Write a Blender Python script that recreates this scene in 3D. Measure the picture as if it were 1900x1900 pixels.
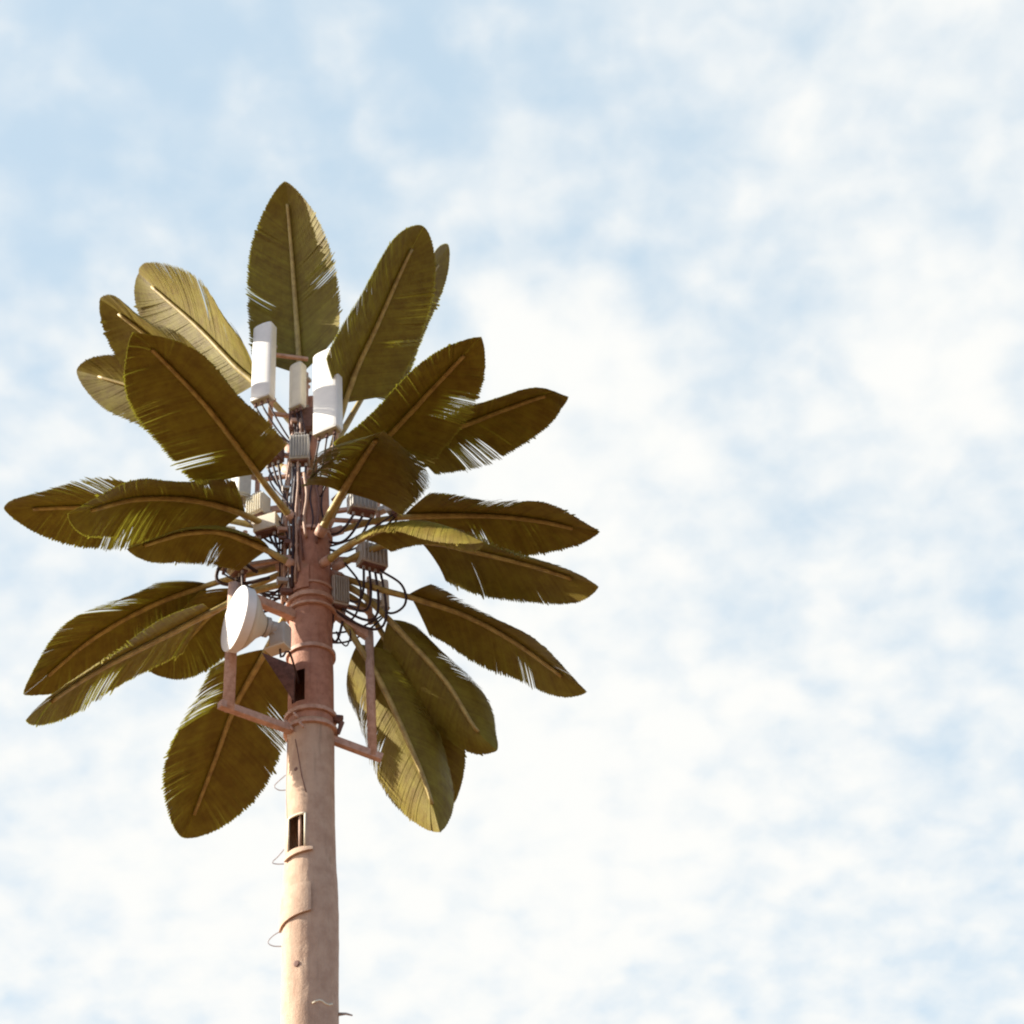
import bpy, bmesh, math, random
from mathutils import Vector, Matrix
random.seed(7)
D_ = bpy.data
for o in list(D_.objects): D_.objects.remove(o, do_unlink=True)
sc = bpy.context.scene
col = sc.collection
R = math.radians

# ---------------------------------------------------------------- camera
PITCH, ROLL, FOV = R(40), R(-6.4), R(38)
EYE = Vector((0, 0, 1.6))
FWD = Vector((0, math.cos(PITCH), math.sin(PITCH)))
UP0 = Vector((0, -math.sin(PITCH), math.cos(PITCH)))
RT0 = Vector((1, 0, 0))
RT = RT0*math.cos(ROLL) + UP0*math.sin(ROLL)
UP = UP0*math.cos(ROLL) - RT0*math.sin(ROLL)
cam = D_.objects.new('camera', D_.cameras.new('camera')); col.objects.link(cam)
cam.data.sensor_width = 36; cam.data.lens = 18/math.tan(FOV/2)
cam.data.clip_end = 8000
M = Matrix((RT, UP, -FWD)).transposed().to_4x4(); M.translation = EYE
cam.matrix_world = M
sc.camera = cam

# ---------------------------------------------------------------- sun and sky
SUN_EL, SUN_DIR = R(30), Vector((-1.0, -0.10, 0)).normalized()
sdir = SUN_DIR*math.cos(SUN_EL) + Vector((0, 0, math.sin(SUN_EL)))
sun = D_.objects.new('sun', D_.lights.new('sun', 'SUN')); col.objects.link(sun)
sun.data.energy = 5.0; sun.data.angle = R(0.5); sun.data.color = (1.0, 0.93, 0.80)
sun.rotation_euler = sdir.to_track_quat('Z', 'Y').to_euler()
sun.location = (-20, 5, 40)
sc.view_settings.view_transform = 'Standard'
sc.view_settings.look = 'None'
sc.view_settings.gamma = 1
sc.view_settings.exposure = 1.15
sc.cycles.filter_width = 2.1
FPX = 950/math.tan(FOV/2)

def ray(u, v):
    return (FWD*FPX + RT*(u-950) + UP*(950-v)).normalized()

world = D_.worlds.new('World'); sc.world = world; world.use_nodes = True
nt = world.node_tree; nt.nodes.clear()
def N(tree, t, **kw):
    n = tree.nodes.new(t)
    for k, v in kw.items(): setattr(n, k, v)
    return n
def math_(tree, op, a, b=None, clamp=False):
    n = N(tree, 'ShaderNodeMath', operation=op, use_clamp=clamp)
    for i, x in enumerate((a, b)):
        if x is None: continue
        if isinstance(x, (int, float)): n.inputs[i].default_value = x
        else: tree.links.new(x, n.inputs[i])
    return n.outputs[0]
def mapr(tree, x, a, b, c=0.0, d=1.0, smooth=True):
    n = N(tree, 'ShaderNodeMapRange', interpolation_type='SMOOTHSTEP' if smooth else 'LINEAR')
    tree.links.new(x, n.inputs['Value'])
    for k, v in zip(('From Min', 'From Max', 'To Min', 'To Max'), (a, b, c, d)): n.inputs[k].default_value = v
    return n.outputs['Result']
def mixc(tree, f, a, b):
    n = N(tree, 'ShaderNodeMix', data_type='RGBA')
    if isinstance(f, (int, float)): n.inputs[0].default_value = f
    else: tree.links.new(f, n.inputs[0])
    for i, x in ((6, a), (7, b)):
        if isinstance(x, tuple): n.inputs[i].default_value = x + (1,) if len(x) == 3 else x
        else: tree.links.new(x, n.inputs[i])
    return n.outputs[2]

sky = N(nt, 'ShaderNodeTexSky', sky_type='NISHITA')
sky.sun_disc = False; sky.sun_elevation = SUN_EL
sky.sun_rotation = math.atan2(SUN_DIR.x, SUN_DIR.y)
tc = N(nt, 'ShaderNodeTexCoord')
dirv = tc.outputs['Generated']
sep = N(nt, 'ShaderNodeSeparateXYZ'); nt.links.new(dirv, sep.inputs[0])
den = math_(nt, 'ADD', math_(nt, 'MAXIMUM', sep.outputs[2], 0.0), 0.45)
cmb = N(nt, 'ShaderNodeCombineXYZ')
nt.links.new(math_(nt, 'DIVIDE', sep.outputs[0], den), cmb.inputs[0])
nt.links.new(math_(nt, 'DIVIDE', sep.outputs[1], den), cmb.inputs[1])
def noise(vec, scale, detail, rough, dist=0.0):
    n = N(nt, 'ShaderNodeTexNoise')
    n.inputs['Scale'].default_value = scale; n.inputs['Detail'].default_value = detail
    n.inputs['Roughness'].default_value = rough; n.inputs['Distortion'].default_value = dist
    nt.links.new(vec, n.inputs['Vector'])
    return n.outputs['Fac']
n_big = noise(cmb.outputs[0], 6.5, 3, 0.5, 0.3)
n_puf = noise(cmb.outputs[0], 31.0, 3, 0.45, 0.2)
n_fin = noise(cmb.outputs[0], 42.0, 3.0, 0.45, 0.2)
dens = math_(nt, 'ADD', math_(nt, 'MULTIPLY', n_big, 0.22), math_(nt, 'MULTIPLY', n_puf, 0.78))
dens = math_(nt, 'ADD', dens, math_(nt, 'MULTIPLY', n_fin, 0.34))
vor = N(nt, 'ShaderNodeTexVoronoi', feature='SMOOTH_F1')
vor.inputs['Scale'].default_value = 26; vor.inputs['Smoothness'].default_value = .8; vor.inputs['Randomness'].default_value = 1
wrp = N(nt, 'ShaderNodeTexNoise'); wrp.inputs['Scale'].default_value = 30; wrp.inputs['Detail'].default_value = 4; nt.links.new(cmb.outputs[0], wrp.inputs['Vector'])
wv = N(nt, 'ShaderNodeVectorMath', operation='MULTIPLY_ADD'); nt.links.new(wrp.outputs['Color'], wv.inputs[0]); wv.inputs[1].default_value = (.045, .045, 0); nt.links.new(cmb.outputs[0], wv.inputs[2])
nt.links.new(wv.outputs[0], vor.inputs['Vector'])
dens = math_(nt, 'ADD', dens, math_(nt, 'MULTIPLY', math_(nt, 'SUBTRACT', .42, vor.outputs['Distance']), .55))
dens = math_(nt, 'ADD', math_(nt, 'MULTIPLY', dens, .72), .19)
# broad banks of cloud, each at its own bearing in the sky
FRONT = ray(950, 950)
BANKS = [  # (direction, angular radius deg, weight)
    (ray(1000, 590), 2.4, .16), (ray(1040, 800), 4.0, .16), (ray(1740, 600), 3.0, .20), (ray(920, 310), 2.4, .14),
    (ray(1230, 1250), 7.0, .06), (ray(760, 1600), 8.0, .17), (ray(250, 1800), 6.0, .10), (ray(1250, 1600), 8.0, .05),
    (ray(1690, 760), 3.0, .14), (ray(150, 1400), 5.0, .10), (ray(1640, 1050), 3.0, .10),
    (ray(0, 0), 7.0, -.20), (ray(480, 60), 8.0, -.14), (ray(1050, 20), 6.0, -.10),
    (ray(1000, 1750), 12.0, .03), (ray(1080, 900), 6.0, .07), (ray(760, 1350), 6.0, .06), (ray(1350, 1450), 7.0, .04), (ray(0, 480), 5.0, -.08), (ray(1200, 400), 4.0, -.08), (ray(640, 230), 6.0, -.10), (ray(1750, 1000), 7.0, -.04),
]
for d, rad, w in BANKS:
    vm = N(nt, 'ShaderNodeVectorMath', operation='DOT_PRODUCT')
    nt.links.new(dirv, vm.inputs[0]); vm.inputs[1].default_value = d
    dens = math_(nt, 'ADD', dens, mapr(nt, vm.outputs['Value'], math.cos(R(rad*1.6)), 1.0, 0.0, w))
cov = mapr(nt, dens, 0.20, 1.04)
vmf = N(nt, 'ShaderNodeVectorMath', operation='DOT_PRODUCT')
nt.links.new(dirv, vmf.inputs[0]); vmf.inputs[1].default_value = FRONT
bank = mapr(nt, vmf.outputs['Value'], math.cos(R(62)), math.cos(R(32)))   # the cloud field covers this side of the sky; the rest is clear
SKY_K = 0.1
veil = mixc(nt, math_(nt, 'MULTIPLY', bank, 0.84), sky.outputs[0], (2.86, 3.58, 4.14))
cloud = mixc(nt, math_(nt, 'MULTIPLY', cov, bank), veil, (4.48, 4.49, 4.38))
bg = N(nt, 'ShaderNodeBackground'); bg.inputs['Strength'].default_value = SKY_K
nt.links.new(cloud, bg.inputs['Color'])
wo = N(nt, 'ShaderNodeOutputWorld'); nt.links.new(bg.outputs[0], wo.inputs[0])

# ---------------------------------------------------------------- materials
def material(name, colour, rough=0.7, var=0.0, var_scale=6.0, bump=0.0, bump_scale=40.0, second=None, metal=0.0, spec=0.4, streak=0.0):
    m = D_.materials.new(name); m.use_nodes = True
    t = m.node_tree; p = t.nodes['Principled BSDF']
    p.inputs['Roughness'].default_value = rough; p.inputs['Metallic'].default_value = metal
    p.inputs['Specular IOR Level'].default_value = spec
    p.inputs['Base Color'].default_value = colour + (1,)
    co = N(t, 'ShaderNodeTexCoord')
    if var or second:
        n = N(t, 'ShaderNodeTexNoise'); n.inputs['Scale'].default_value = var_scale; n.inputs['Detail'].default_value = 6
        n.inputs['Roughness'].default_value = 0.65
        t.links.new(co.outputs['Object'], n.inputs['Vector'])
        b = second or tuple(c*(1-var) for c in colour)
        t.links.new(mixc(t, mapr(t, n.outputs['Fac'], .35, .68), colour, b), p.inputs['Base Color'])
    if streak:
        mp = N(t, 'ShaderNodeMapping'); mp.inputs['Scale'].default_value = (9, 9, .55); t.links.new(co.outputs['Object'], mp.inputs['Vector'])
        n = N(t, 'ShaderNodeTexNoise'); n.inputs['Scale'].default_value = 1.6; n.inputs['Detail'].default_value = 7; n.inputs['Roughness'].default_value = .7
        t.links.new(mp.outputs[0], n.inputs['Vector'])
        l = p.inputs['Base Color'].links[0].from_socket
        t.links.new(mixc(t, mapr(t, n.outputs['Fac'], .52, .75, 0, streak), l, tuple(c*.45 for c in colour)), p.inputs['Base Color'])
        n2 = N(t, 'ShaderNodeTexNoise'); n2.inputs['Scale'].default_value = 2.2; n2.inputs['Detail'].default_value = 9; n2.inputs['Roughness'].default_value = .75
        t.links.new(co.outputs['Object'], n2.inputs['Vector'])
        l = p.inputs['Base Color'].links[0].from_socket
        t.links.new(mixc(t, mapr(t, n2.outputs['Fac'], .58, .70, 0, streak), l, (.30, .20, .13)), p.inputs['Base Color'])
    if bump:
        n = N(t, 'ShaderNodeTexNoise'); n.inputs['Scale'].default_value = bump_scale; n.inputs['Detail'].default_value = 5
        t.links.new(co.outputs['Object'], n.inputs['Vector'])
        bp = N(t, 'ShaderNodeBump'); bp.inputs['Strength'].default_value = bump; bp.inputs['Distance'].default_value = 0.02
        t.links.new(n.outputs['Fac'], bp.inputs['Height']); t.links.new(bp.outputs[0], p.inputs['Normal'])
    return m

def leaf_material(name, face, through, dark):
    m = D_.materials.new(name); m.use_nodes = True
    t = m.node_tree; p = t.nodes['Principled BSDF']
    p.inputs['Roughness'].default_value = 0.6; p.inputs['Specular IOR Level'].default_value = 0.25
    co = N(t, 'ShaderNodeTexCoord')
    n = N(t, 'ShaderNodeTexNoise'); n.inputs['Scale'].default_value = 5; n.inputs['Detail'].default_value = 8; n.inputs['Roughness'].default_value = .7
    t.links.new(co.outputs['Object'], n.inputs['Vector'])
    f = mapr(t, n.outputs['Fac'], .3, .7)
    at = N(t, 'ShaderNodeAttribute', attribute_name='tint')
    f2 = math_(t, 'ADD', math_(t, 'MULTIPLY', f, .65), math_(t, 'MULTIPLY', at.outputs['Fac'], .35))
    t.links.new(mixc(t, f2, face, dark), p.inputs['Base Color'])
    tr = N(t, 'ShaderNodeBsdfTranslucent')
    t.links.new(mixc(t, f2, through, tuple(c*.6 for c in through)), tr.inputs['Color'])
    ms = N(t, 'ShaderNodeMixShader'); ms.inputs[0].default_value = 0.15
    t.links.new(p.outputs[0], ms.inputs[1]); t.links.new(tr.outputs[0], ms.inputs[2])
    t.links.new(ms.outputs[0], t.nodes['Material Output'].inputs['Surface'])
    return m

MT = {
    'leaf': leaf_material('plastic_leaflets', (.270, .222, .029), (.50, .50, .05), (.155, .098, .014)),
    'rib': material('midrib_plastic', (.44, .34, .11), .5, second=(.27, .19, .06), var_scale=9),
    'trunk': material('trunk_cladding', (.54, .385, .275), .85, second=(.43, .285, .20), var_scale=5, bump=.3, bump_scale=60, streak=.55),
    'core': material('shade_tinted_trunk_core', (.47, .24, .165), .8, second=(.35, .165, .11), var_scale=9, bump=.35, bump_scale=45, streak=.6),  # redder and darker: the fronds' shade on the upper trunk is in this colour
    'steel': material('painted_bracket_steel', (.58, .38, .29), .65, second=(.42, .25, .18), var_scale=14, bump=.15),
    'white': material('white_radome', (.80, .78, .74), .45, var=.07, var_scale=5),
    'cream': material('cream_radome', (.72, .66, .52), .5, var=.1, var_scale=6),
    'grey': material('grey_radio_casing', (.50, .47, .42), .5, var=.15, var_scale=10),
    'galv': material('galvanised_steel', (.52, .46, .40), .45, var=.25, var_scale=22, metal=.3),
    'rust': material('brown_hardware', (.20, .10, .075), .7, var=.4, var_scale=20),
    'cable': material('black_jumper_cable', (.045, .022, .022), .55),
    'feeder': material('feeder_cable_sleeve', (.50, .32, .23), .6, var=.3, var_scale=12),
    'wire': material('grey_wire', (.38, .36, .38), .5),
    'flap': material('pale_torn_edge', (.80, .72, .55), .8, var=.1),
}

# ---------------------------------------------------------------- mesh helpers
class MB:
    def __init__(s): s.v, s.f, s.t = [], [], []
    def add(s, vs, fs, tint=None):
        k = len(s.v); s.v += [Vector(x) for x in vs]; s.f += [[i+k for i in f] for f in fs]
        s.t += [0.5 if tint is None else tint]*len(vs)
    def tube(s, pts, rad, n=10, cap=True):
        pts = [Vector(p) for p in pts]; m = len(pts)
        if isinstance(rad, (int, float)): rad = [rad]*m
        vs, fs = [], []; prev = None
        for i, p in enumerate(pts):
            T = (pts[min(i+1, m-1)] - pts[max(i-1, 0)]).normalized()
            if prev is None:
                a = Vector((0, 0, 1)) if abs(T.z) < .9 else Vector((1, 0, 0))
                A = T.cross(a).normalized()
            else:
                A = (prev - T*prev.dot(T)).normalized()
            prev = A; B = T.cross(A)
            for k in range(n):
                th = 2*math.pi*k/n
                vs.append(p + (A*math.cos(th) + B*math.sin(th))*rad[i])
        for i in range(m-1):
            for k in range(n):
                k2 = (k+1) % n
                fs.append([i*n+k, i*n+k2, (i+1)*n+k2, (i+1)*n+k])
        if cap: fs += [list(range(n))[::-1], [(m-1)*n+k for k in range(n)]]
        s.add(vs, fs)
    def box(s, c, ax, half):
        c = Vector(c); X, Y, Z = [Vector(a)*h for a, h in zip(ax, half)]
        vs = [c + X*a + Y*b + Z*d for a in (-1, 1) for b in (-1, 1) for d in (-1, 1)]
        s.add(vs, [[0, 1, 3, 2], [4, 6, 7, 5], [0, 4, 5, 1], [2, 3, 7, 6], [0, 2, 6, 4], [1, 5, 7, 3]])
    def bar(s, a, b, w, h):
        a, b = Vector(a), Vector(b); T = (b-a).normalized()
        X = T.cross(Vector((0, 0, 1)) if abs(T.z) < .9 else Vector((0, 1, 0))).normalized(); Y = T.cross(X)
        s.box((a+b)/2, (T, X, Y), ((b-a).length/2, w/2, h/2))
    def lathe(s, c, axis, prof, n=48):     # prof = [(distance along axis, radius)]
        c = Vector(c); T = Vector(axis).normalized()
        A = T.cross(Vector((0, 0, 1)) if abs(T.z) < .9 else Vector((1, 0, 0))).normalized(); B = T.cross(A)
        vs, fs = [], []
        for d, r in prof:
            for k in range(n):
                th = 2*math.pi*k/n
                vs.append(c + T*d + (A*math.cos(th)+B*math.sin(th))*r)
        for i in range(len(prof)-1):
            for k in range(n):
                k2 = (k+1) % n
                fs.append([i*n+k, i*n+k2, (i+1)*n+k2, (i+1)*n+k])
        fs += [list(range(n))[::-1], [(len(prof)-1)*n+k for k in range(n)]]
        s.add(vs, fs)
    def build(s, name, mat, parent=None, smooth=False, bevel=0.0, tint=False):
        org = world_loc(parent)
        me = D_.meshes.new(name); me.from_pydata([v-org for v in s.v], [], s.f); me.update()
        if tint:
            a = me.attributes.new('tint', 'FLOAT', 'POINT')
            a.data.foreach_set('value', s.t)
        bm = bmesh.new(); bm.from_mesh(me); bmesh.ops.recalc_face_normals(bm, faces=bm.faces[:]) if not tint else None
        bm.to_mesh(me); bm.free()
        me.materials.append(mat)
        if smooth:
            for p in me.polygons: p.use_smooth = True
        o = D_.objects.new(name, me); col.objects.link(o)
        if parent: o.parent = parent
        if bevel:
            b = o.modifiers.new('edge', 'BEVEL'); b.width = bevel; b.segments = 2; b.limit_method = 'ANGLE'; b.angle_limit = R(40)
        return o
def world_loc(o):
    v = Vector((0, 0, 0))
    while o: v += o.location; o = o.parent
    return v
def thing(name, label, cat, loc, group=None):
    o = D_.objects.new(name, None); col.objects.link(o); o.location = loc
    o.empty_display_size = .2
    o['label'] = label; o['category'] = cat
    if group: o['group'] = group
    return o

# ---------------------------------------------------------------- ground
g = MB()
g.add([(-3000, -3000, 0), (3000, -3000, 0), (3000, 3000, 0), (-3000, 3000, 0)], [[0, 1, 2, 3]])
ground = g.build('ground', material('dry_dirt', (.19, .095, .048), .95, var=.35, var_scale=.6, bump=.3, bump_scale=3))
ground['kind'] = 'structure'

# ---------------------------------------------------------------- the tower's place
PX, PY = -2.62, 14.7694
AXIS = Vector((PX, PY, 0))
TOC = Vector((-PX, -PY, 0)).normalized()        # horizontally towards the street
TOR = Vector((-TOC.y, TOC.x, 0))
if TOR.x < 0: TOR = -TOR
def at(u, v, dy=0.0):
    d = ray(u, v); t = (PY + dy)/d.y
    return EYE + d*t
def zat(v): return at(577, v).z
def mpp(v, dy=0.0):                              # metres that one photo pixel covers
    return (at(577, v, dy) - EYE).dot(FWD)/FPX
def prof(v, tab):
    for (a, ra), (b, rb) in zip(tab, tab[1:]):
        if a >= v >= b: return ra + (rb-ra)*(a-v)/(a-b)
    return tab[0][1] if v > tab[0][0] else tab[-1][1]
RPX = [(2400, 66), (1900, 53.0), (1700, 52.5), (1660, 50.5), (1600, 46.5), (1500, 45), (1360, 43.5), (1330, 43.5), (1200, 41), (1120, 40.5), (1050, 37), (950, 34), (900, 33), (750, 29)]
ZT = [(zat(v), prof(v, RPX)*mpp(v)) for v in range(2400, 740, -10)]
def rad_z(z):
    if z <= ZT[0][0]: return ZT[0][1] + (ZT[0][0]-z)*0.012
    for (a, ra), (b, rb) in zip(ZT, ZT[1:]):
        if a <= z <= b: return ra + (rb-ra)*(z-a)/(b-a)
    return ZT[-1][1]
def pole(phi, z, extra=0.0):
    return AXIS + Vector((0, 0, z)) + (TOC*math.cos(phi) + TOR*math.sin(phi))*(rad_z(z)+extra)
def surf(u, v):                                  # bearing and height where a sight line meets the trunk
    d = ray(u, v); z = zat(v)
    for _ in range(6):
        r = rad_z(z); dx, dy = EYE.x-PX, EYE.y-PY
        a = d.x**2+d.y**2; b = 2*(dx*d.x+dy*d.y); c = dx*dx+dy*dy-r*r
        q = b*b-4*a*c
        t = (-b - math.sqrt(max(q, 0)))/(2*a)
        p = EYE + d*t; z = p.z
    h = Vector((p.x-PX, p.y-PY, 0))
    return math.atan2(h.dot(TOR), h.dot(TOC)), z

tower = thing('palm_cell_tower', 'tall phone mast disguised as a palm tree, broad olive plastic fronds round tan trunk', 'cell tower', AXIS)

# ---------------------------------------------------------------- trunk with its openings
HOLES = []
for (u0, v0), (u1, v1) in (((536, 1512), (566, 1572)), ((542, 1243), (565, 1300))):
    p0, z0 = surf(u0, v0); p1, z1 = surf(u1, v1)
    zc = surf((u0+u1)/2, v0)[1], surf((u0+u1)/2, v1)[1]
    HOLES.append((p0, p1, zc[1], zc[0]))
def trunk_mesh(zlist, phis, jitter, top=False):
    mb = MB(); n = len(phis)
    vs = []
    for z in zlist:
        for p in phis: vs.append(pole(p, z, jitter(p, z)))
    fs = []
    for i in range(len(zlist)-1):
        for k in range(n):
            k2 = (k+1) % n
            pm = (phis[k] + (phis[k2] if k2 else phis[k2]+2*math.pi))/2
            pm = (pm+math.pi) % (2*math.pi) - math.pi; zm = (zlist[i]+zlist[i+1])/2
            if any(a < pm < b and c < zm < d for a, b, c, d in HOLES): continue
            fs.append([i*n+k, i*n+k2, (i+1)*n+k2, (i+1)*n+k])
    if top: fs.append([(len(zlist)-1)*n+k for k in range(n)])
    mb.add(vs, fs); return mb
from mathutils import noise as mn
def jit(p, z):
    return 0.006*mn.noise(Vector((math.cos(p)*1.5, math.sin(p)*1.5, z*1.6))) + 0.003*mn.noise(Vector((math.cos(p)*6, math.sin(p)*6, z*7)))
NPH = 120
phis = sorted(set([round(-math.pi + 2*math.pi*k/NPH, 5) for k in range(NPH)] + [round(x, 5) for h in HOLES for x in h[:2]]))
Z_JOIN = zat(1352)
def zs(a, b, step):
    n = max(2, int((b-a)/step)); L = [a + (b-a)*i/n for i in range(n+1)]
    return sorted(L + [x for h in HOLES for x in h[2:] if a < x < b])
lower = trunk_mesh(zs(0, zat(2000), .25) + zs(zat(2000)+.01, Z_JOIN, .035), phis, jit)
trunk = lower.build('trunk', MT['trunk'], tower, smooth=True)
up_m = trunk_mesh(zs(Z_JOIN-.03, zat(905), .04), phis, lambda p, z: jit(p, z)*.5 - .004, top=True)
core = up_m.build('trunk_core', MT['core'], tower, smooth=True)
# mast pipe above the trunk
m = MB(); m.tube([AXIS+Vector((0, 0, zat(910))), AXIS+Vector((0, 0, zat(742)))], .085, 20)
m.build('mast_pipe', MT['core'], tower, smooth=True)

def patch(u0, v0, u1, v1, thick, mat, name, parent, skew=0.0, wav=0.0, rows=8, colsn=16):
    """curved plate lying on the trunk between two sight-line corners"""
    p0, _ = surf(u0, v0); p1, _ = surf(u1, v1); zt = surf((u0+u1)/2, v0)[1]; zb = surf((u0+u1)/2, v1)[1]
    mb = MB(); vs = []; fs = []; W = colsn+1
    for lay in (0.004, thick):
        for i in range(rows+1):
            for k in range(W):
                p = p0 + (p1-p0)*k/colsn
                z = zb + (zt-zb)*i/rows + (skew*(k/colsn-.5) + wav*math.sin(k*.9))*(1-i/rows)
                e = lay if lay < .005 else 0.006 + (thick-.006)*(1-i/rows)**.7
                vs.append(pole(p, z, e+.002))
    n = W*(rows+1)
    for i in range(rows):
        for k in range(colsn):
            a = i*W+k
            fs.append([n+a, n+a+1, n+a+W+1, n+a+W]); fs.append([a, a+W, a+W+1, a+1])
    for k in range(colsn):
        fs.append([k, k+1, n+k+1, n+k]); b = rows*W+k; fs.append([b+1, b, n+b, n+b+1])
    for i in range(rows):
        a = i*W; fs.append([a+W, a, n+a, n+a+W]); b = i*W+colsn; fs.append([b, b+W, n+b+W, n+b])
    mb.add(vs, fs); return mb.build(name, mat, parent, smooth=False)
flap = patch(522, 1640, 577, 1702, .028, MT['trunk'], 'cladding_flap', trunk, skew=.10)
flap['label'] = 'bulging cladding flap with an open lower edge'
patch(533, 1572, 580, 1584, .035, MT['trunk'], 'port_lip', trunk, skew=.05, rows=4)
# seams
def seam(pts, r, mat, name, parent):
    mb = MB(); mb.tube([pole(*surf(u, v), .002) for u, v in pts], r, 6); return mb.build(name, mat, parent, smooth=True)
seam([(548, 1372), (552, 1392), (556, 1415), (560, 1440), (568, 1470)], .006, MT['rust'], 'crack', trunk)
seam([(534, 1372), (533, 1420), (532, 1470), (533, 1515), (536, 1535)], .007, MT['feeder'], 'wire', trunk)
seam([(580, 1862), (586, 1858), (592, 1856), (598, 1858), (604, 1863), (610, 1865), (616, 1863)], .011, MT['flap'], 'torn_edge', trunk)
# port frame
def frame_on(hole, w, t, mat, name, parent):
    a, b, c, d = hole; mb = MB()
    def run(pts): mb.tube([pole(p, z, t*.3) for p, z in pts], w, 6)
    run([(a + (b-a)*k/8, d) for k in range(9)]); run([(b, c), (b, d)]); run([(a, c), (a, d)])
    return mb.build(name, mat, parent, smooth=True)
frame_on(HOLES[0], .013, .01, MT['flap'], 'port_frame', trunk)
mb = MB(); a, b, c, d = HOLES[0]
mb.tube([pole((a+b)/2+.12, c-.1, -.05), pole((a+b)/2+.12, d+.1, -.04)], .017, 8); mb.build('port_cable', MT['feeder'], trunk, smooth=True)
# bolt holes as dark discs; the shade inside them is in the colour
for (u, v, r) in ((556, 1651, .016), (529, 1663, .013), (549, 1427, .024), (550, 1788, .034)):
    p, z = surf(u, v); q = pole(p, z, .0); o_ = (q-AXIS); o_.z = 0; o_.normalize()
    mb = MB(); mb.lathe(q - o_*.02, o_, [(.0, r*1.1), (.024, r), (.027, r*.75), (.027, r*.1)], 9)
    mb.build('hole_shade_disc', MT['rust'], trunk, smooth=False)
# collars
def collar(v, h, t, parent, mat=None):
    z = surf(577, v)[1]; mb = MB(); n = 72; vs = []; fs = []
    pr = [(-h/2, .0), (-h/2, t), (h/2, t), (h/2, .0)]
    for dz, e in pr:
        for k in range(n): vs.append(pole(2*math.pi*k/n, z, 0) + (TOC*math.cos(2*math.pi*k/n)+TOR*math.sin(2*math.pi*k/n))*e + Vector((0, 0, dz)))
    for i in range(3):
        for k in range(n): fs.append([i*n+k, i*n+(k+1) % n, (i+1)*n+(k+1) % n, (i+1)*n+k])
    mb.add(vs, fs); return mb.build('collar_band', mat or MT['steel'], parent)
for v, h, t in ((1312, .05, .035), (1338, .035, .045), (1196, .05, .03), (1100, .06, .035), (1118, .03, .045), (1078, .03, .02), (978, .05, .03)):
    collar(v, h, t, core)
# recessed plate on the core
patch(541, 1152, 590, 1196, .012, MT['core'], 'inspection_plate', core, rows=3)

# pegs and wire hoops on the trunk
def hoop(pts, r, name, dy):
    mb = MB(); P = [at(u, v, dy) for u, v in pts]; mb.tube(smooth_path(P, 24), r, 6); return mb.build(name, MT['wire'], tower, smooth=True)
def smooth_path(P, n):
    """Catmull-Rom through P, resampled evenly"""
    P = [Vector(p) for p in P]
    Q = [P[0]*2-P[1]] + P + [P[-1]*2-P[-2]]
    raw = []
    for i in range(1, len(Q)-2):
        for k in range(16):
            t = k/16
            a, b, c, d = Q[i-1], Q[i], Q[i+1], Q[i+2]
            raw.append(.5*((2*b) + (c-a)*t + (2*a-5*b+4*c-d)*t*t + (3*b-a-3*c+d)*t**3))
    raw.append(P[-1])
    L = [0]
    for a, b in zip(raw, raw[1:]): L.append(L[-1] + (b-a).length)
    out = []; j = 0
    for i in range(n+1):
        s = L[-1]*i/n
        while j < len(L)-2 and L[j+1] < s: j += 1
        f = (s-L[j])/max(L[j+1]-L[j], 1e-9); out.append(raw[j].lerp(raw[j+1], min(max(f, 0), 1)))
    return out
hoop([(527, 1576), (515, 1590), (505, 1600), (513, 1603), (527, 1603)], .006, 'wire_hoop', 0)
hoop([(525, 1725), (507, 1736), (497, 1748), (506, 1755), (525, 1756)], .006, 'wire_hoop', 0)
hoop([(530, 1438), (514, 1452), (509, 1460), (518, 1466), (530, 1466)], .006, 'wire_hoop', 0)
mb = MB(); mb.tube([at(628, 1882), at(642, 1881), at(654, 1884)], [.02, .013, .008], 8); mb.build('climbing_peg', MT['galv'], tower, smooth=True)
mb = MB(); mb.tube([at(620, 1333), at(634, 1336)], [.05, .06], 8); mb.tube([at(634, 1340), at(628, 1362)], [.035, .02], 8); mb.build('clamp_block', MT['rust'], tower)

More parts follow.
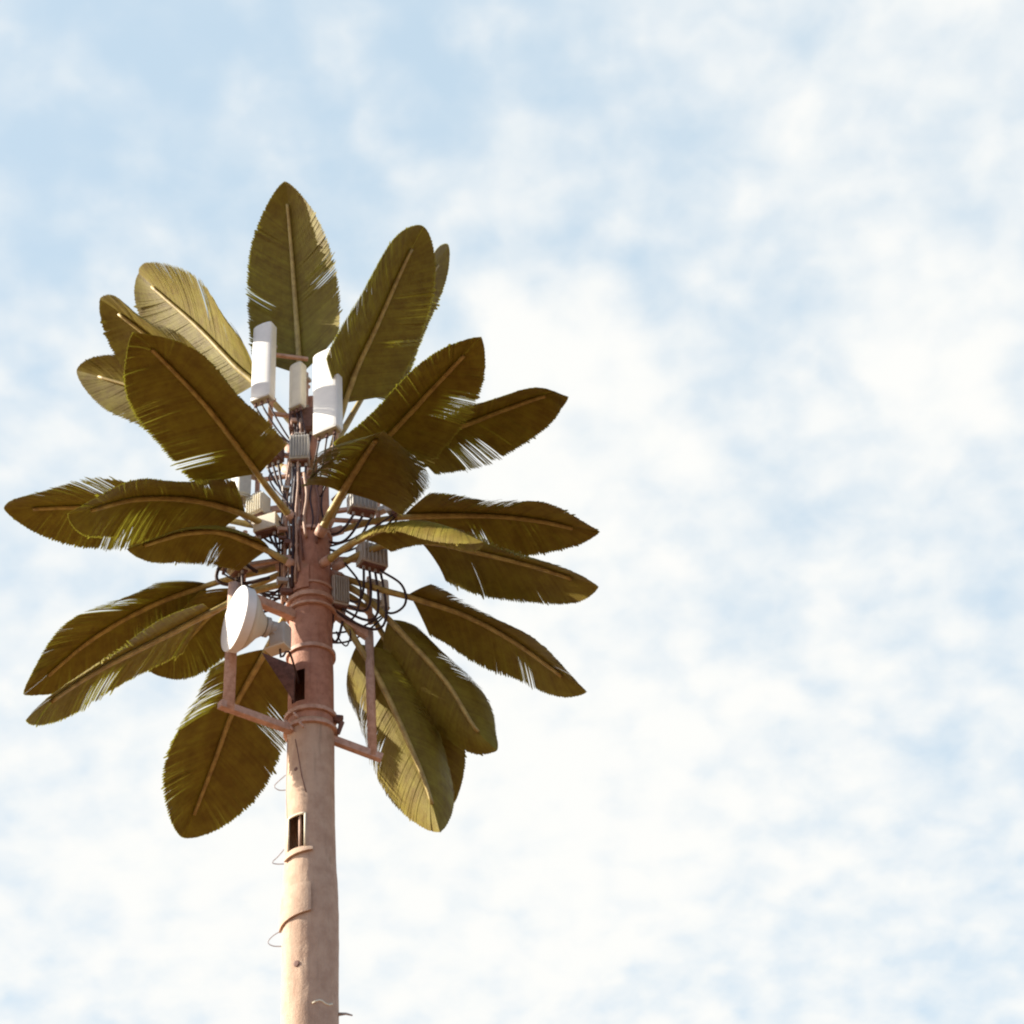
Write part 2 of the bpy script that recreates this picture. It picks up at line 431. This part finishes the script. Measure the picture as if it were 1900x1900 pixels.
# ---------------------------------------------------------------- fronds
def solve_tip(base, u, v, L, near):
    d = ray(u, v); w = EYE - base; b = d.dot(w); c = w.dot(w) - L*L; q = b*b - c
    if q < 0: t = -b
    else: t = -b - math.sqrt(q) if near else -b + math.sqrt(q)
    return EYE + d*t
REPORT = []
def frond(key, base, ctrl, tip, L, near, bs=.28, W=.62, twist=0, droop=20, p=1.0, rib_end=.9, rr=.040, gaps=(), shape=(.86, .40), label=None, N_=200, aim=None):
    b3 = at(*base)
    if len(tip) == 3: t3 = at(*tip)
    else: t3 = solve_tip(b3, tip[0], tip[1], L, near)
    dyb, dyt = b3.y-PY, t3.y-PY
    px = [(base[0], base[1])] + [c[:2] for c in ctrl] + [tip[:2]]
    Ls = [0]
    for a, b in zip(px, px[1:]): Ls.append(Ls[-1] + math.hypot(a[0]-b[0], a[1]-b[1]))
    pts = [b3]
    for i, c in enumerate(ctrl):
        dy = c[2] if len(c) == 3 else dyb + (dyt-dyb)*(Ls[i+1]/Ls[-1])**p
        pts.append(at(c[0], c[1], dy))
    pts.append(t3)
    NS = 60
    S = smooth_path(pts, NS)
    length = sum((b-a).length for a, b in zip(S, S[1:]))
    h = (t3-b3); hh = Vector((h.x, h.y, 0)).normalized()
    B0 = hh.cross(Vector((0, 0, 1))).normalized()      # sideways, level
    REPORT.append((key, round(length, 2), round(math.degrees(math.asin(h.z/h.length))), round(math.degrees(math.atan2(h.x, -h.y))), round(dyt, 2)))
    if aim:                                            # turn the blade about its stalk so that its underside faces this way
        T = (S[NS*3//4] - S[NS//3]).normalized(); Bv = (B0 - T*B0.dot(T)).normalized(); Nv = Bv.cross(T).normalized()
        if Nv.z < 0 and abs(T.z) < .8: Nv, Bv = -Nv, Bv
        a = -Vector(aim); twist = math.degrees(math.atan2(-a.dot(Bv), a.dot(Nv)))
    def fr(s):
        x = min(max(s, 0), 1)*NS; i = min(int(x), NS-1); f = x-i
        P = S[i].lerp(S[i+1], f)
        T = (S[min(i+2, NS)] - S[max(i-1, 0)]).normalized()
        Bv = (B0 - T*B0.dot(T)).normalized(); Nv = Bv.cross(T).normalized()
        if Nv.z < 0 and abs(T.z) < .8: Nv, Bv = -Nv, Bv
        a = R(twist); B2 = Bv*math.cos(a) + Nv*math.sin(a); N2 = Nv*math.cos(a) - Bv*math.sin(a)
        return P, T, B2, N2
    rnd = random.Random(hash(key) % 1000 if not isinstance(key, int) else key*13+5)
    h0, pk = shape; pk += rnd.uniform(-.05, .05); ex = rnd.uniform(.64, .84)
    def outline(t):
        if t < pk: x = 1 - t/pk; return h0 + (1-h0)*(1 - x*x)
        x = (t-pk)/(1-pk); return max(0.0, (1 - x**2.6))**ex
    mb = MB(); Q = 8
    for side in (-1, 1):
        ws = W*rnd.uniform(.93, 1.06); wave, wph = rnd.uniform(1.5, 3.2), rnd.uniform(0, 6.28)
        for i in range(N_):
            fi = (i + rnd.uniform(-.15, .15))/(N_-1)
            thin = 1.0; extra_d = 0.0; ln = 1 + (rnd.uniform(.0, .03) if i % 3 == 0 else rnd.uniform(-.04, .0))
            for (gs, g0, g1, gw) in gaps:
                if gs == side and g0 + .2*(g1-g0) < fi < g1 - .2*(g1-g0): thin = .75*gw*rnd.uniform(.6, 1.5); extra_d = rnd.uniform(-.02, .03); ln *= rnd.uniform(.97, 1.06)
            if rnd.random() < .025: ln *= 1.04; extra_d += rnd.uniform(-.03, .03)
            off = rnd.uniform(-.004, .004)
            vs = []
            for q in range(Q+1):
                t = 0 if q == 0 else (.965 if q == Q-1 else 1.0 if q == Q else .965*q/(Q-1))
                wq = 2.7*(1 if thin >= 1 or t < .3 else 1 + (thin-1)*min(1, (t-.3)/.3)) * (1 if q < Q else .2)
                for e in (-.5, .5):
                    g = min(max(fi + e*wq/(N_-1), 0), 1)
                    so = bs + (rib_end-bs)*g if q == 0 else bs + (rib_end-bs)*fi + (rib_end-bs)*(g-fi)
                    se_loc = .13 + .87*g
                    se = bs + (1-bs)*se_loc*(1 if ln <= 1 else min(ln, 1.0))
                    s = so + (se-so)*t
                    P, T, Bv, Nv = fr(s)
                    lat = outline(se_loc)*ws*ln*t
                    dr = R(droop)*(0.55 + .75*t) + .10*t*math.sin(wph + wave*math.pi*fi)
                    vs.append(P + Bv*side*lat*math.cos(dr) - Nv*(lat*math.sin(dr) + (extra_d*t)) + Nv*(.012 + off*(t > 0)))
            fs = [[2*q, 2*q+1, 2*q+3, 2*q+2] for q in range(Q)]
            mb.add(vs, fs, rnd.random())
    blade = mb.build('frond', MT['leaf'], tower, tint=True)
    if label: blade['label'] = label
    rb = MB(); pts = []; rads = []
    M_ = 40
    for k in range(M_+1):
        s = rib_end*k/M_; P, T, Bv, Nv = fr(s); r = rr*(1.2 - .62*k/M_) * (1 + .12*mn.noise(Vector((k*.35, key*3.1, 0))))
        pts.append(P - Nv*(r*.8)); rads.append(r)
    rb.tube(pts, rads, 10)
    rb.build('midrib', MT['rib'], blade, smooth=True)
    sk = MB(); sk.tube([fr(x)[0] - fr(x)[3]*rr*.85 for x in (0, .02, .045)], rr*1.55, 12)
    sk.build('socket', MT['steel'], blade, smooth=True)

# key, base px (+ metres in front of or behind the trunk), way points, tip, length, towards the street?
frond(1, (558, 705, .12), [(555, 655, .16), (549, 570, .05), (542, 475, -.2), (535, 395, -.5)], (528, 336, -.8), 3.35, True, bs=.04, W=.74, droop=14, gaps=((-1, .35, .6, .75), (1, .30, .42, .7)))
frond(2, (600, 880, .12), [(650, 712), (700, 600), (752, 485)], (787, 420, -1.35), 3.5, True, bs=.27, W=.66, gaps=((-1, .33, .42, .5),))
frond(3, (595, 860, .1), [(690, 700), (770, 555)], (834, 456, .05), 3.9, False, bs=.3, W=.62, droop=12, gaps=((1, .5, .7, .7),))
frond(4, (605, 975, -.15), [(665, 860), (730, 797), (800, 722), (862, 657)], (893, 626), 3.3, True, bs=.25, W=.68, gaps=((-1, .45, .75, .55), (-1, .15, .28, .6)))
frond(5, (592, 990, -.22), [(615, 945, -.5), (645, 893, -.9), (678, 842, -1.35), (697, 815, -1.8), (706, 806, -2.15)], (712, 801, -2.6), 3.6, True, bs=.22, W=.88, droop=26, rib_end=.66, rr=.05, shape=(.85, .4), gaps=((1, .05, .25, .6),))
frond(6, (618, 930, .1), [(730, 830), (860, 787), (940, 757), (1018, 732)], (1054, 738), 3.5, True, bs=.30, W=.66, gaps=((1, .15, .5, .5), (-1, .15, .5, .5)))
frond(7, (612, 985, .1), [(700, 962), (775, 955), (900, 955), (1000, 965), (1075, 982)], (1113, 988, .5), 3.7, False, bs=.28, W=.64, droop=14, gaps=((1, .25, .65, .5), (-1, .3, .42, .5)))
frond(8, (598, 1042, -.2), [(655, 1003, -.6), (715, 976, -1.0), (775, 967, -1.4), (835, 980, -1.75)], (896, 1008, -2.1), 3.9, True, bs=.2, W=.38, droop=30, twist=-8, gaps=((1, .1, .5, .55), (-1, .5, .8, .6)))
frond(25, (614, 1052, .05), [(700, 1012), (800, 1003), (900, 1026), (1010, 1055)], (1110, 1090, -.3), 3.9, True, bs=.32, W=.62, droop=16, gaps=((1, .1, .8, .5),))
frond(9, (612, 1060, .05), [(700, 1088), (780, 1110), (870, 1142), (960, 1192), (1050, 1258)], (1088, 1285, .5), 3.9, False, bs=.29, W=.62, droop=15, gaps=((1, .1, .5, .5), (-1, .6, .75, .5)))
frond(10, (612, 1075, .1), [(680, 1112), (760, 1192), (830, 1270), (880, 1350)], (922, 1392, .5), 3.8, False, aim=(.12, -.95, -.25), droop=-36, bs=.30, W=.54, gaps=((1, .2, .6, .5), (-1, .1, .3, .5)))
frond(11, (612, 1110, .1), [(660, 1190), (705, 1265), (750, 1360), (790, 1455)], (816, 1543, .55), 3.9, False, aim=(.0, -.97, -.2), droop=-38, bs=.22, W=.70, gaps=((-1, .05, .6, .5), (1, .05, .5, .5)))
frond(12, (605, 1080, .2), [(680, 1130), (740, 1230), (800, 1340)], (842, 1490, 1.6), 4.0, False, aim=(-.3, -.85, -.2), bs=.3, W=.56, droop=28, gaps=((1, .5, .62, .5), (-1, .2, .5, .5)))
frond(14, (545, 1110, .1), [(490, 1210), (435, 1310), (398, 1410), (360, 1510)], (342, 1556, 2.3), 3.7, False, bs=.22, W=.80, gaps=((-1, .12, .42, .55), (1, .12, .42, .55)))
frond(15, (545, 1050, .2), [(470, 1085), (400, 1130), (330, 1205)], (280, 1248, 1.7), 3.6, False, bs=.32, W=.6)
frond(16, (540, 1075, -.1), [(470, 1093), (420, 1117), (300, 1180), (180, 1242), (90, 1302)], (49, 1337, -1.4), 4.0, True, bs=.30, W=.62, droop=10, gaps=((-1, .4, .7, .55), (1, .4, .7, .55)))
frond(17, (540, 1043, .05), [(460, 1062), (385, 1083), (280, 1122), (170, 1185), (75, 1265)], (44, 1290, 1.6), 4.0, False, bs=.30, W=.62, droop=15, gaps=((-1, .2, .5, .5), (1, .2, .5, .5)))
frond(18, (548, 1045, -.2), [(480, 1010), (410, 985), (340, 988), (280, 1006)], (236, 1020, -1.1), 3.5, True, bs=.16, W=.46, droop=26, gaps=((1, .2, .4, .6),))
frond(19, (545, 1000, 0), [(450, 950), (350, 925), (250, 925), (170, 945)], (126, 955, -1.4), 3.6, True, bs=.23, W=.70, droop=14, gaps=((-1, .15, .3, .6), (1, .4, .7, .7)))
frond(20, (545, 985, .15), [(400, 958), (250, 940), (130, 940), (45, 944)], (7, 946, .2), 3.9, False, bs=.30, W=.72, droop=12, gaps=((-1, .3, .6, .6), (1, .3, .6, .6)))
frond(21, (548, 965, -.15), [(500, 905), (450, 838), (380, 748), (285, 650)], (246, 618), 3.3, True, bs=.24, W=.82, gaps=((1, .1, .22, .6), (-1, .1, .2, .7)))
frond(22, (553, 840, .1), [(430, 740), (330, 665), (230, 588)], (184, 556), 3.7, False, bs=.33, W=.72)
frond(23, (560, 800, .15), [(480, 715), (440, 680), (370, 608), (290, 538)], (256, 506, .2), 3.5, False, aim=(-.78, -.55, -.15), bs=.27, W=.78, gaps=((1, .35, .5, .6), (-1, .35, .5, .6)))
frond(24, (550, 880, .2), [(400, 790), (300, 735), (205, 705)], (141, 687, .6), 4.1, False, aim=(-.72, -.58, -.25), bs=.36, W=.58)
for r_ in REPORT: print('FROND', r_)

# ---------------------------------------------------------------- steel on the trunk
def tubeobj(name, pts, r, mat, parent=None, n=14):
    mb = MB(); mb.tube(pts, r, n); return mb.build(name, mat, parent or tower, smooth=True)
def vert(u, v0, v1, dy):
    a = at(u, (v0+v1)/2, dy); return Vector((a.x, a.y, at(u, v0, dy).z)), Vector((a.x, a.y, at(u, v1, dy).z))
DL, DR = -.8, .2
pt, pb = vert(429, 1085, 1316, DL)
tubeobj('mounting_post', [pt, pb], .068, MT['steel'])
ptr, pbr = vert(688, 1172, 1404, DR)
tubeobj('mounting_post', [ptr, pbr], .055, MT['steel'])
def arm(a, b, w=.09, h=.09): mb = MB(); mb.bar(a, b, w, h); return mb.build('mounting_arm', MT['steel'], tower, bevel=.008)
za = AXIS + Vector((0, 0, 0))
def axis_at(z, off): return AXIS + Vector((0, 0, z)) + off
arm(Vector((pb.x, pb.y, pb.z+.03)) + (pb-axis_at(pb.z, Vector())).normalized()*.12, axis_at(pb.z+.03, (pb-axis_at(pb.z, Vector())).normalized()*.2))
arm(Vector((pt.x, pt.y, pt.z-.1)), axis_at(pt.z-.1, (pt-axis_at(pt.z, Vector())).normalized()*.2), .1, .12)
pi_ = at(610, 1370, .05); arm(pbr + Vector((0, 0, .03)) + (pbr-pi_).normalized()*.12, pi_)
arm(ptr - Vector((0, 0, .08)), at(606, 1128, .05), .1, .1)
# gusset plate under the dish, on the trunk
mb = MB(); c1, c2, c3 = at(486, 1212, -.32), at(548, 1236, -.30), at(545, 1302, -.30)
n_ = Vector((.15, 1, 0)).normalized()*.02
mb.add([c1-n_, c2-n_, c3-n_, c1+n_, c2+n_, c3+n_], [[0, 1, 2], [5, 4, 3], [0, 3, 4, 1], [1, 4, 5, 2], [2, 5, 3, 0]])
mb.build('gusset_plate', MT['rust'], tower)
# clamp hardware round the lower left arm
for (u, v, dy) in ((536, 1345, -.25), (528, 1335, -.2), (545, 1322, -.28), (556, 1340, -.32)):
    mb = MB(); a = at(u, v, dy); mb.tube([a, a + Vector((.05, -.03, -.09))], .016, 8); mb.build('clamp_bolt', MT['steel'], tower, smooth=True)
# feeder cables up the left side of the trunk
for k, (u, dy) in enumerate(((524, -.05), (529, -.15), (536, -.2), (543, -.24), (549, -.26), (519, .05))):
    v0, v1 = (772, 1130-7*k)
    z0, z1 = zat(v1), zat(v0+30*(k % 3))
    a = at(u, 1050, dy)
    pts = []
    for i in range(15):
        z = z0 + (z1-z0)*i/14; s_ = max(0, (z - zat(960))/(zat(772)-zat(960)))
        pts.append(Vector((a.x + s_*(PX - a.x)*.35 + .008*math.sin(i*1.3+k), a.y + .01*math.cos(i*1.7+k), z)))
    tubeobj('feeder_cable', pts, (.018, .024, .014, .02, .016, .012)[k], MT[('feeder', 'feeder', 'galv', 'cable', 'feeder', 'cable')[k]], n=8)
for u, r_, v0, v1, mt in ((561, .014, 885, 1040, 'rust'), (568, .020, 880, 1000, 'feeder'), (578, .012, 880, 985, 'cable'), (588, .018, 882, 1010, 'rust'), (555, .016, 905, 1062, 'feeder'), (597, .012, 890, 1000, 'cable')):
    pts = []
    for i in range(10):
        ph, z = surf(u + 2.5*math.sin(i*.9 + u), v1 + (v0-v1)*i/9); pts.append(pole(ph, z, r_ + .012))
    tubeobj('feeder_cable', pts, r_, MT[mt], n=8)
rc_ = random.Random(3)
for k in range(14):                                # pipe clamps and small hangers on the cable bundle
    v = rc_.uniform(770, 1110); u = rc_.choice((524, 531, 538, 546, 560))
    if v < 880: u = rc_.uniform(540, 585)
    c = at(u, v, -.22); w = rc_.uniform(.03, .06)
    mb = MB(); mb.box(c, ((.96, .28, 0), (-.28, .96, 0), (0, 0, 1)), (w*1.3, w*.7, w*.55)); mb.tube([c + Vector((-w, -.04, 0)), c + Vector((-w, -.04, -.09))], .010, 6)
    mb.build('pipe_clamp', MT[rc_.choice(('rust', 'galv', 'steel', 'steel'))], tower, bevel=.004)
for k, (pts, r_) in enumerate((
        (((520, 872, .1), (500, 882, -.05), (508, 905, -.2), (535, 935, -.25), (547, 960, -.26)), .013),
        (((470, 935, .0), (486, 952, -.1), (508, 958, -.2), (530, 985, -.2), (540, 1030, -.25)), .012),
        (((478, 1062, .0), (440, 1040, -.1), (408, 1052, -.05), (404, 1078, .0), (440, 1085, .0), (500, 1072, -.1)), .024),
        (((640, 1045, .0), (668, 1085, -.05), (664, 1130, .0), (650, 1150, .05), (630, 1140, .05)), .014),
        (((705, 1058, .1), (745, 1085, .1), (752, 1120, .15), (725, 1138, .2), (690, 1120, .2)), .016),
        (((636, 1150, .1), (650, 1172, .1), (644, 1198, .1), (632, 1190, .05), (624, 1172, .05)), .010),
        (((528, 1120, -.2), (510, 1135, -.25), (498, 1118, -.25), (520, 1090, -.2), (535, 1060, -.2)), .011))):
    tubeobj('cable_loop', smooth_path([at(*q) for q in pts], 28), r_, MT['cable'], n=8)
# raised plate that stands in for a sunlit patch on the trunk
patch(547, 1049, 573, 1092, .022, MT['core'], 'sunlit_patch_plate', core, rows=4)
# standoff arms and rings that carry the antenna pipes
def standoff(z, ang, reach):
    d = Vector((math.sin(ang), -math.cos(ang), 0)); c = AXIS + Vector((0, 0, z))
    mb = MB(); mb.bar(c, c + d*reach, .06, .06); return mb.build('standoff_arm', MT['steel'], tower, bevel=.006)

# ---------------------------------------------------------------- antennas and radios: each a thing bolted to the tower
def oriented(yaw):
    f = Vector((math.sin(yaw), -math.cos(yaw), 0)); s = Vector((math.cos(yaw), math.sin(yaw), 0))
    return s, f, Vector((0, 0, 1))
def cable_run(a, b, sag, out, n=18):
    a, b = Vector(a), Vector(b); P = []
    for i in range(n+1):
        t = i/n; w = math.sin(math.pi*t)
        P.append(a.lerp(b, t) + Vector((0, 0, -sag))*w + Vector(out)*w)
    return P
def panel(label, u, v0, v1, wpx, dy, yaw, depth=.16, mat='white', pipe=True, name='panel_antenna', group='panel antennas among the fronds', cat='antenna', cab=3):
    yaw = R(yaw); s, f, up = oriented(yaw)
    c0 = at(u, (v0+v1)/2, dy); zt, zb = at(u, v0, dy).z, at(u, v1, dy).z
    hw = wpx*mpp((v0+v1)/2, dy)/2
    o = thing(name, label, cat, (c0.x, c0.y, zb), group)
    zc = (zt+zb)/2; hh = (zt-zb)/2; c = Vector((c0.x, c0.y, zc))
    # rounded radome section
    sec = []
    for k in range(13):
        th = math.pi*k/12; sec.append((math.cos(th)*hw, (abs(math.sin(th))**.45)*depth*.45))
    sec += [(-hw, -depth*.55), (hw, -depth*.55)]
    n = len(sec); vs = []
    for zz, k in ((-hh, .94), (-hh+.03, 1), (hh-.03, 1), (hh, .9)):
        for x, y in sec: vs.append(c + s*x*k + f*y*k + up*zz)
    fs = [[i*n+k, i*n+(k+1) % n, (i+1)*n+(k+1) % n, (i+1)*n+k] for i in range(3) for k in range(n)]
    fs += [list(range(n))[::-1], [3*n+k for k in range(n)]]
    mb = MB(); mb.add(vs, fs); mb.build('radome', MT[mat], o, bevel=.006)
    mb = MB(); mb.box(c - up*(hh+.012), (s, f, up), (hw*.9, depth*.42, .012)); ec = mb.build('end_cap', MT['grey'], o, bevel=.004)
    for k in range(cab):
        x = (k-(cab-1)/2)*hw*1.2/max(cab-1, 1)
        mb = MB(); q = c - up*(hh+.02) + s*x; mb.tube([q, q - up*.05], .018, 8); mb.tube([q-up*.045, q-up*.075], .024, 8)
        mb.build('connector', MT['rust'], o, smooth=False)
        e = Vector((PX, PY, zb-.55)) + (c-AXIS).normalized()*.2; e.z = zb-.6-.08*k
        mb = MB(); mb.tube(cable_run(q-up*.07, e, .16+.06*k, s*(.05*(k-1))), .013, 7); mb.build('jumper_cable', MT['cable'], o, smooth=True)
    if pipe:
        pc = c - f*(depth*.55+.14)
        mb = MB(); mb.tube([pc - up*(hh+.28), pc + up*(hh+.02)], .034, 12); mb.build('antenna_pipe', MT['steel'], o, smooth=True)
        for sg in (-.72, .72):
            mb = MB(); mb.box(c - f*(depth*.55+.06) + up*sg*hh, (s, f, up), (.05, .075, .035)); mb.box(pc + up*sg*hh, (s, f, up), (.06, .05, .028))
            mb.build('mounting_bracket', MT['galv'], o, bevel=.005)
        d = pc - AXIS; d.z = 0
        for sg in (-.95, .5):
            z = zc + sg*hh - (.1 if sg < 0 else 0)
            mb = MB(); mb.bar(AXIS + Vector((0, 0, z)) + d.normalized()*.05, AXIS + Vector((0, 0, z)) + d, .05, .05); mb.build('standoff_arm', MT['steel'], o, bevel=.005)
    return o
def radio(label, u, v0, v1, wpx, dy, yaw, depth=.18, mat='grey', cables=2, fins=True, loop=.25, out=(0, 0, 0)):
    yaw = R(yaw); s, f, up = oriented(yaw)
    c0 = at(u, (v0+v1)/2, dy); zt, zb = at(u, v0, dy).z, at(u, v1, dy).z
    hw = wpx*mpp((v0+v1)/2, dy)/2; hh = (zt-zb)/2; c = Vector((c0.x, c0.y, (zt+zb)/2))
    o = thing('radio_unit', label, 'radio unit', (c.x, c.y, zb), 'radio units round the mast')
    mb = MB(); mb.box(c, (s, f, up), (hw, depth/2, hh))
    if fins:
        for k in range(7):
            x = -hw*.86 + hw*1.72*k/6; mb.box(c + s*x + f*(depth/2+.016), (s, f, up), (.006, .018, hh*.9))
    mb.build('casing', MT[mat], o, bevel=.008)
    mb = MB(); mb.box(c - up*(hh+.012), (s, f, up), (hw*.85, depth*.4, .013)); mb.build('connector_plate', MT['rust'], o, bevel=.004)
    mb = MB(); h1, h2 = c + up*hh - s*hw*.5 + f*depth*.3, c + up*hh + s*hw*.5 + f*depth*.3
    mb.tube([h1, h1+up*.06, h2+up*.06, h2], .011, 8); mb.build('handle', MT['galv'], o, smooth=True)
    d = c - AXIS; d.z = 0
    mb = MB(); mb.bar(c - f*depth*.4, AXIS + Vector((0, 0, c.z)) + d.normalized()*.12, .055, .055); mb.build('mounting_bracket', MT['steel'], o, bevel=.005)
    for k in range(cables):
        x = (k-(cables-1)/2)*hw*1.3/max(cables-1, 1); q = c - up*(hh+.02) + s*x
        mb = MB(); mb.tube([q, q-up*.06], .02, 8); mb.build('connector', MT['galv'], o)
        e = AXIS + Vector((0, 0, zb-.25-.12*k)) + d.normalized()*.22
        mb = MB(); mb.tube(cable_run(q-up*.05, e, loop+.07*k, Vector(out)*(1+.4*k)), .017, 8); mb.build('jumper_cable', MT['cable'], o, smooth=True)
    return o

panel('tall white panel antenna standing left of the topmost frond’s foot', 488, 606, 742, 42, -.40, -20)
panel('narrow pale panel antenna in the middle, right under the foot of the topmost frond', 551, 678, 756, 29, -.30, -25, mat='cream', depth=.14)
panel('big bright white panel antenna against the upper right frond, right of the mast', 606, 655, 802, 54, -.55, -22)
panel('dull grey panel antenna left of the trunk behind the two long left fronds', 444, 868, 930, 50, -.1, -60, mat='grey', depth=.2)
panel('cream panel antenna end below the curling left frond, above the dish', 418, 985, 1048, 34, .15, -70, mat='cream', depth=.2)
panel('pale panel antenna edge right of the trunk, behind the hanging frond tip', 731, 868, 950, 26, .15, 70, mat='white', depth=.2)
panel('small light panel antenna low on the right among black cables', 713, 1080, 1130, 20, .5, 120, mat='white', depth=.12, cab=2)
radio('brown radio unit with dark ports beside the left frond’s stalk, above the frame', 507, 818, 856, 34, -.25, -20, mat='rust', cables=3)
radio('grey radio unit on the mast under the narrow middle panel', 556, 815, 858, 36, -.22, 5, mat='grey', cables=3)
radio('dark brown radio unit right behind the mast at the narrow panel’s foot', 561, 764, 800, 48, -.12, 5, mat='rust', cables=2, fins=False)
radio('pale radio unit with a row of clamps between the left panels and the trunk', 480, 925, 960, 36, -.15, -25, mat='cream', cables=2)
radio('yellowish radio box low between the curling left frond and the trunk', 496, 962, 988, 46, -.18, -15, mat='cream', cables=2, fins=False)
radio('grey radio unit under the drooping middle frond, right of the trunk', 672, 922, 950, 52, -.1, 25, mat='grey', cables=3, loop=.12)
radio('pale radio unit with looping black cables right of the trunk', 690, 1016, 1052, 54, .1, 35, mat='grey', cables=4, loop=.42, out=(.14, 0, 0))
radio('grey radio box tucked against the trunk’s right side above the bracket', 628, 1076, 1128, 32, .05, 30, mat='grey', cables=2, loop=.2)
radio('pale radio box with a cable loop left of the trunk above the dish', 445, 1030, 1062, 34, 0, -50, mat='cream', cables=3, loop=.25, out=(-.1, 0, .0))

# ---------------------------------------------------------------- microwave dish
ax = Vector((-.82, -.57, .02)).normalized()
dc = at(437, 1148, -1.25)
rd = 64*mpp(1148, -1.25)
dish = thing('microwave_dish', 'round white drum dish facing left on the near bracket post of the trunk', 'dish antenna', pt + Vector((0, 0, -.6)))
mb = MB(); mb.lathe(dc, ax, [(-.10, rd*.97), (-.012, rd*.985), (-.012, rd*1.0), (.012, rd*1.0), (.018, rd*.985), (.024, rd*.8), (.026, rd*.01)], 64)
mb.build('radome', MT['white'], dish, smooth=False)
mb = MB(); mb.lathe(dc, ax, [(-.36, .07), (-.34, .12), (-.28, rd*.42), (-.19, rd*.74), (-.104, rd*.955), (-.10, rd*.9)], 64)
mb.build('reflector_shell', MT['cream'], dish, smooth=True)
mb = MB(); mb.lathe(dc, ax, [(-.52, .06), (-.50, .09), (-.42, .09), (-.40, .12), (-.355, .12)], 24)
mb.build('feed_hub', MT['grey'], dish)
rc = at(520, 1182, -.95); s_, f_, u_ = oriented(R(-20))
mb = MB(); mb.box(rc, (s_, f_, u_), (.105, .09, .15)); rb_ = mb.build('radio_box', MT['grey'], dish, bevel=.025)
mb = MB(); mb.box(rc - u_*.158 - s_*.03, (s_, f_, u_), (.13, .085, .012)); mb.build('base_tray', MT['cream'], rb_, bevel=.005)
mb = MB(); mb.bar(dc - ax*.44, rc, .1, .12); mb.build('mounting_bracket', MT['galv'], dish, bevel=.008)
mb = MB(); mb.bar(dc - ax*.4, Vector((pt.x, pt.y, dc.z)), .09, .09); mb.build('post_clamp', MT['rust'], dish, bevel=.006)
mb = MB(); mb.tube(smooth_path([rc - u_*.15, rc - u_*.3 + s_*.02, rc - u_*.25 + s_*.12, pole(-.5, rc.z-.2, .02)], 16), .013, 8); mb.build('jumper_cable', MT['cable'], dish, smooth=True)
